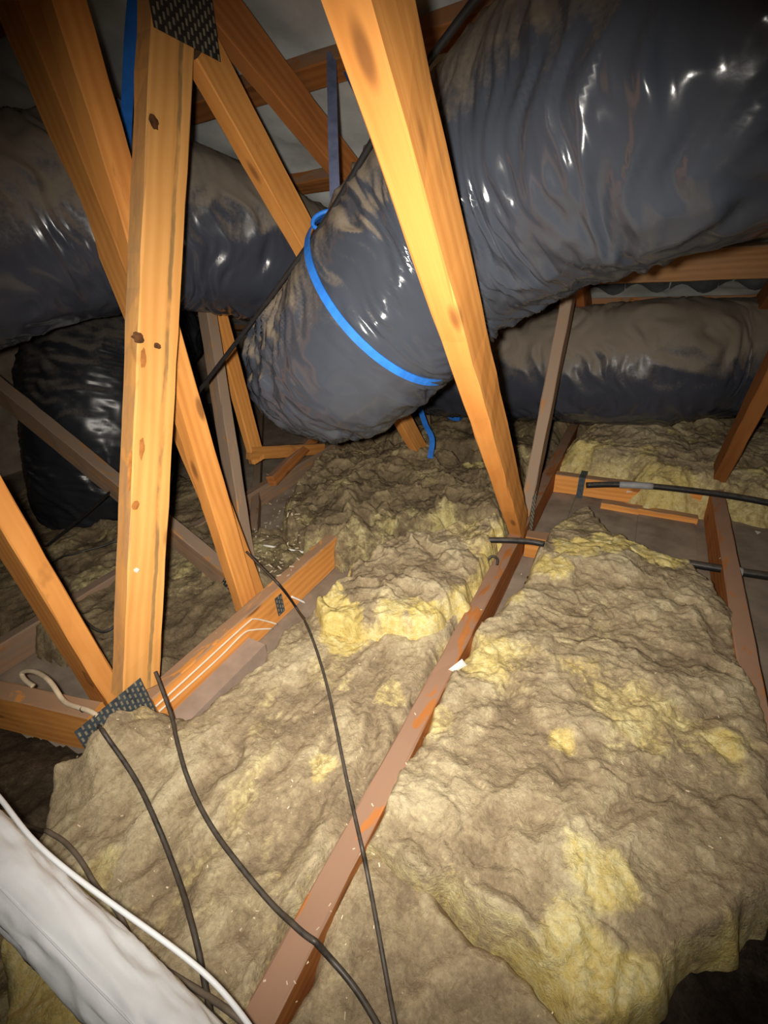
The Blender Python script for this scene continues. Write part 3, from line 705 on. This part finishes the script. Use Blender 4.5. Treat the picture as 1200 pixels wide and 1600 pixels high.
tag(ribbon('duct_strap', [at(150, 138, 1.03), at(172, 152, 1.03), at(196, 168, 1.03)], 0.016, STRAP_DUSTY, side=up), 'short dull blue tie crossing to the hanging strap at the upper left', 'strap')
tag(ribbon('duct_strap', [at(640, 590, 2.15), at(652, 625, 2.1), at(664, 662, 2.05), at(675, 686, 2.02), at(672, 716, 2.0)], 0.024, BLUE), 'blue strap tail dangling onto dark wool below the big duct', 'strap')
tag(tube('conduit', [at(1098, 431, 1.62), at(1150, 428, 1.58), at(1190, 427, 1.55)], 0.010, plain('white_conduit', (0.55, 0.55, 0.55), 0.6), n=6), 'white conduit on the roof batten at the far right', 'conduit')

# ------------------------------------------------------------------ pipes and cables
def cable(name, label, pts, r, m, cat='cable', off=None):
    q = catmull([(x, y, t[0] if t else float(fwd @ (drape(x, y, r) - CAM))) for x, y, *t in pts], 8)
    P = []
    for i, (x, y, z) in enumerate(q):
        j = min(i // 8, len(pts) - 1); jn = min(j + 1, len(pts) - 1)
        lying = len(pts[j]) == 2 and len(pts[jn]) == 2
        P.append(drape(x, y, r * 1.1) if lying else at(x, y, z))
    P = np.array(P)
    lift = 0.0
    for it in range(10):                      # stiff cable: bridge the small hollows, never sink in
        Q = P.copy(); Q[1:-1] = (P[:-2] + 2 * P[1:-1] + P[2:]) / 4
        for i in range(1, len(Q) - 1):
            if len(pts[min(i // 8, len(pts) - 1)]) == 2: Q[i, 2] = max(Q[i, 2], surf(Q[i, 0], Q[i, 1]) + r * 0.6)
        P = Q
    return tag(tube(name, P, r, m, n=2), label, cat)
cable('power_cable', 'thick black cable curving from the post foot to the bottom centre',
      [(243, 1050, 1.03), (258, 1090, 1.0), (271, 1128), (277, 1160), (300, 1235), (340, 1308), (398, 1382), (450, 1440), (510, 1492), (558, 1548), (600, 1620), (650, 1720), (690, 1850)], 0.0044, CABLE)
cable('power_cable', 'dusty grey black cable curving down from the twine to the pipe',
      [(128, 1108, .93), (140, 1122), (165, 1150), (215, 1222), (255, 1310), (288, 1400), (308, 1475), (322, 1545), (335, 1610)], 0.0044, CABLE)
cable('power_cable', 'thin black cable running straight down the middle over the joist',
      [(385, 862, 1.36), (412, 890, 1.33), (440, 918, 1.28), (468, 958), (489, 1000), (508, 1060), (522, 1120), (545, 1235), (570, 1345), (590, 1450), (606, 1540), (622, 1625), (640, 1730), (650, 1860)], 0.0037, CABLE)
cable('power_cable', 'taut black cable slanting across in front of the ducts',
      [(790, -60, .56), (745, -5, .60), (660, 108, .68), (590, 205, .77), (520, 328, .88), (420, 468, 1.03), (310, 612, 1.30), (240, 700, 1.45), (180, 762, 1.58), (120, 815, 1.68), (70, 856, 1.74), (45, 880, 1.76)], 0.0056, CABLE)
cable('power_cable', 'thin black cable on the wool at the far left between the posts', [(60, 890), (85, 877), (130, 862), (185, 848), (240, 838), (280, 834), (305, 840), (318, 858)], 0.0042, CABLE)
cable('power_cable', 'short loop of cable on dark wool between post and left edge', [(120, 958), (150, 985), (172, 985), (195, 960)], 0.0042, CABLE)
twine = cable('twine', 'frayed pale twine looped over the left truss plate', [(52, 1072, 1.02), (38, 1062, 1.03), (34, 1050, 1.04), (55, 1049, 1.02), (80, 1066, .98), (98, 1095, .96), (118, 1104, .94), (138, 1110, .93), (152, 1118, .93)], 0.0052, TWINE, 'twine')
cable('white_cable', 'white cable running along the top of the white sleeve', [(-40, 1205, .66), (0, 1246, .62), (50, 1312, .57), (120, 1372, .55), (200, 1430, .54), (280, 1488, .53), (340, 1540, .52), (392, 1605, .51), (410, 1640, .50)], 0.0030, WHITE)
cable('grey_cable', 'dusty grey cable looping out from under the white sleeve', [(35, 1288), (65, 1300), (95, 1310), (128, 1346), (152, 1388), (178, 1415), (200, 1455), (214, 1490)], 0.0040, CABLE_GREY)
cable('power_cable', 'black cable hugging the upper side of the white sleeve', [(-20, 1262, .70), (40, 1325, .66), (110, 1395, .63), (180, 1460, .60), (250, 1520, .58), (330, 1585, .56), (370, 1625, .55)], 0.0036, CABLE)
cable('grey_cable', 'grey cable beside the white sleeve at the bottom edge', [(232, 1500), (280, 1530), (330, 1560), (390, 1605)], 0.0042, CABLE_GREY)
pp = thing('water_pipe', 'black pipe with grey tape emerging from the orange noggin to the right', 'pipe', at(920, 757, 1.86))
pth = [at(916, 758, 1.88), at(960, 757, 1.85), at(1020, 760, 1.80), at(1100, 769, 1.73), at(1160, 778, 1.68), at(1230, 792, 1.62), at(1400, 830, 1.5), at(1650, 890, 1.35)]
tube('pipe_run', pth, 0.0125, CABLE, pp); 
fine = catmull(pth, 7); tube('tape_wrap', fine[8:15], 0.0142, TAPE, pp, smooth_path=False)
pp2 = thing('water_pipe', 'black pipe with a tape collar poking from yellow wool at the right edge', 'pipe', at(1100, 885, 1.38))
pth = [at(1075, 880, 1.42), at(1110, 886, 1.39), at(1160, 894, 1.35), at(1230, 905, 1.30), at(1400, 935, 1.2), at(1600, 975, 1.1)]
tube('pipe_run', pth, 0.0125, CABLE, pp2)
fine = catmull(pth, 9); tube('tape_collar', fine[15:19], 0.0145, TAPE, pp2, smooth_path=False)
tag(tube('water_pipe', [at(735, 846, 1.46), at(760, 844, 1.45), at(790, 844, 1.44), at(826, 846, 1.43), at(850, 850, 1.42)], 0.0095, CABLE), 'short black pipe bridging the central joist between two batts', 'pipe')
cl = thing('pipe_clip', 'small black metal clip nailed on the central joist', 'clip', gz(770, 880, JT))
c0 = gz(770, 882, JT)
tube('hook', [c0 + [-.016, -.012, .004], c0 + [-.016, .008, .012], c0 + [-.006, .016, .02], c0 + [.010, .012, .016], c0 + [.015, -.004, .006]], 0.0042, CABLE, cl)
tube('nail', [c0 + [-.016, -.012, .0], c0 + [-.016, -.012, .012]], 0.004, STEEL, cl, n=2)

# white sleeve in the near left corner
def sleeve():
    root = thing('white_sleeve', 'crumpled white plastic sleeve crossing the bottom left corner', 'plastic sleeve', at(0, 1345, .72))
    P = [at(-160, 1200, .70), at(-60, 1292, .64), at(15, 1368, .595), at(115, 1470, .555), at(236, 1592, .52), at(365, 1725, .49)]
    path = catmull(P, 16); T, N, B = frames(path); k = 56; th = np.linspace(0, 2 * np.pi, k, endpoint=False)
    TH, I = np.meshgrid(th, np.arange(len(path)))
    r = 0.0355 + 0.0026 * fbm(np.cos(TH) * 1.6, np.sin(TH) * 1.6, I * 0.05, 301, 3) + 0.003 * (1 - np.abs(fbm(np.cos(TH) * 2, np.sin(TH) * 2, I * 0.09, 311, 2)) * 3)
    V = path[:, None, :] + r[..., None] * (np.cos(TH)[..., None] * N[:, None, :] * 0.8 + np.sin(TH)[..., None] * B[:, None, :])
    f = grid_faces(len(path), k); f.append(tuple(range(k))[::-1]); f.append(tuple((len(path) - 1) * k + j for j in range(k)))
    o = mesh_obj('sleeve_body', V.reshape(-1, 3) - path[0], f, WHITE, smooth=True); o.location = Vector(path[0]); adopt(o, root)
    toward = CAM - path; toward /= np.linalg.norm(toward, axis=1)[:, None]
    a = 0.35
    seam = path + 0.0368 * (math.cos(a) * 0.8 * N + math.sin(a) * B)
    tube('seam', seam[::4], 0.0012, WHITE, root, n=4, k=6)
sleeve()

# white wires stapled to the side of the left joist
def joist_face(px, py): return pl(px, py, 0, XB + 0.0245)
for lab, pts in (('upper white wire stapled along the side of the left joist', [(243, 1104), (300, 1052), (350, 1006), (388, 972), (397, 967), (412, 969), (425, 972)]),
                 ('lower white wire stapled along the side of the left joist', [(248, 1112), (300, 1066), (345, 1025), (380, 990), (395, 983), (418, 979)])):
    P = [joist_face(x, y) for x, y in pts]
    P[-1] = P[-1] + np.array([0.02, 0, 0]); P[-2] = P[-2] + np.array([0.006, 0, 0])
    tag(tube('electrical_wire', P, 0.0026, WIRE_WHITE, n=6), lab, 'wire')

# ------------------------------------------------------------------ scraps
def stick(label, a, b_, r, m, cat='scrap', name='twig'):
    return tag(tube(name, [a, (a + b_) / 2 + np.array([0, 0, .001]), b_], r, m, n=3, k=6), label, cat)
stick('thin white stick lying beyond the left joist', drape(412, 852, .004), drape(474, 863, .004), 0.0042, PAPER)
stick('short white stick end poking out by the yellow wool', drape(455, 932, .004), drape(477, 942, .004), 0.0035, PAPER)
def scrap(name, label, px, py, w, d, h, m, cat, rz=0.3, Z=None):
    p = at(px, py, Z) if Z else drape(px, py, 0.002)
    V = box_verts(-w / 2, w / 2, -d / 2, d / 2, 0, h)
    V = [(x + random.uniform(-.15, .15) * w, y + random.uniform(-.15, .15) * d, z + random.uniform(0, .3) * h) for x, y, z in V]
    o = mesh_obj(name, V, BOXF, m); o.location = Vector(p); o.rotation_euler = (0.1, 0.12, rz)
    return tag(o, label, cat)
scrap('paper_scrap', 'white torn paper scrap beside the central joist', 715, 1043, .014, .034, .006, PAPER, 'scrap', -0.5)
scrap('paper_scrap', 'white paper scrap at the right edge by the joist', 1196, 842, .04, .06, .004, PAPER, 'scrap', 0.2)
scrap('paper_scrap', 'white card strip under the taped pipe', 990, 771, .045, .016, .01, PAPER, 'scrap', 0.1)
scrap('wood_chip', 'pale wood chip stuck on the tall post face', 0, 0, .012, .008, .004, PAPER, 'scrap', 0, 1.0).location = Vector(pl(214, 892, 0, XB + 0.026))
bx = thing('plastic_box', 'small blue and white plastic fitting far back under the duct', 'plastic box', gz(712, 655, .12))
zb = gz(712, 655, .12)
mesh_obj('box_base', box_verts(-.035, .035, -.03, .03, 0, .04), BOXF, BLUE, bx)
mesh_obj('box_lid', box_verts(-.028, .015, -.025, .025, .04, .065), BOXF, PAPER, bx)
# loose chips, shavings and fibres over the wool: uncountable
V, Fc = [], []
for i in range(330):
    px, py = random.uniform(60, 1180), random.uniform(800, 1590)
    if i < 120: px, py = random.uniform(395, 470), random.uniform(740, 900)
    elif i < 230: px, py = random.uniform(120, 600), random.uniform(1100, 1590)
    p = drape(px, py, 0.0015); L = random.uniform(.001, .0035) if i > 120 else random.uniform(.004, .012); w = random.uniform(.0005, .0011) if i > 120 else random.uniform(.001, .003); a = random.uniform(0, 6.28)
    dx, dy = math.cos(a), math.sin(a); b0 = len(V); tz = random.uniform(-.003, .003)
    for zz in (0, 0.001):
        for (s1, s2) in ((-1, -1), (1, -1), (1, 1), (-1, 1)):
            V.append((p[0] + dx * L * s1 - dy * w * s2, p[1] + dy * L * s1 + dx * w * s2, p[2] + zz + tz * s1))
    Fc += [tuple(q + b0 for q in f) for f in BOXF]
sh = mesh_obj('wood_shavings', V, Fc, PALE)
tag(sh, 'pale wood shavings and chips scattered over the dusty wool', 'debris', kind='stuff')
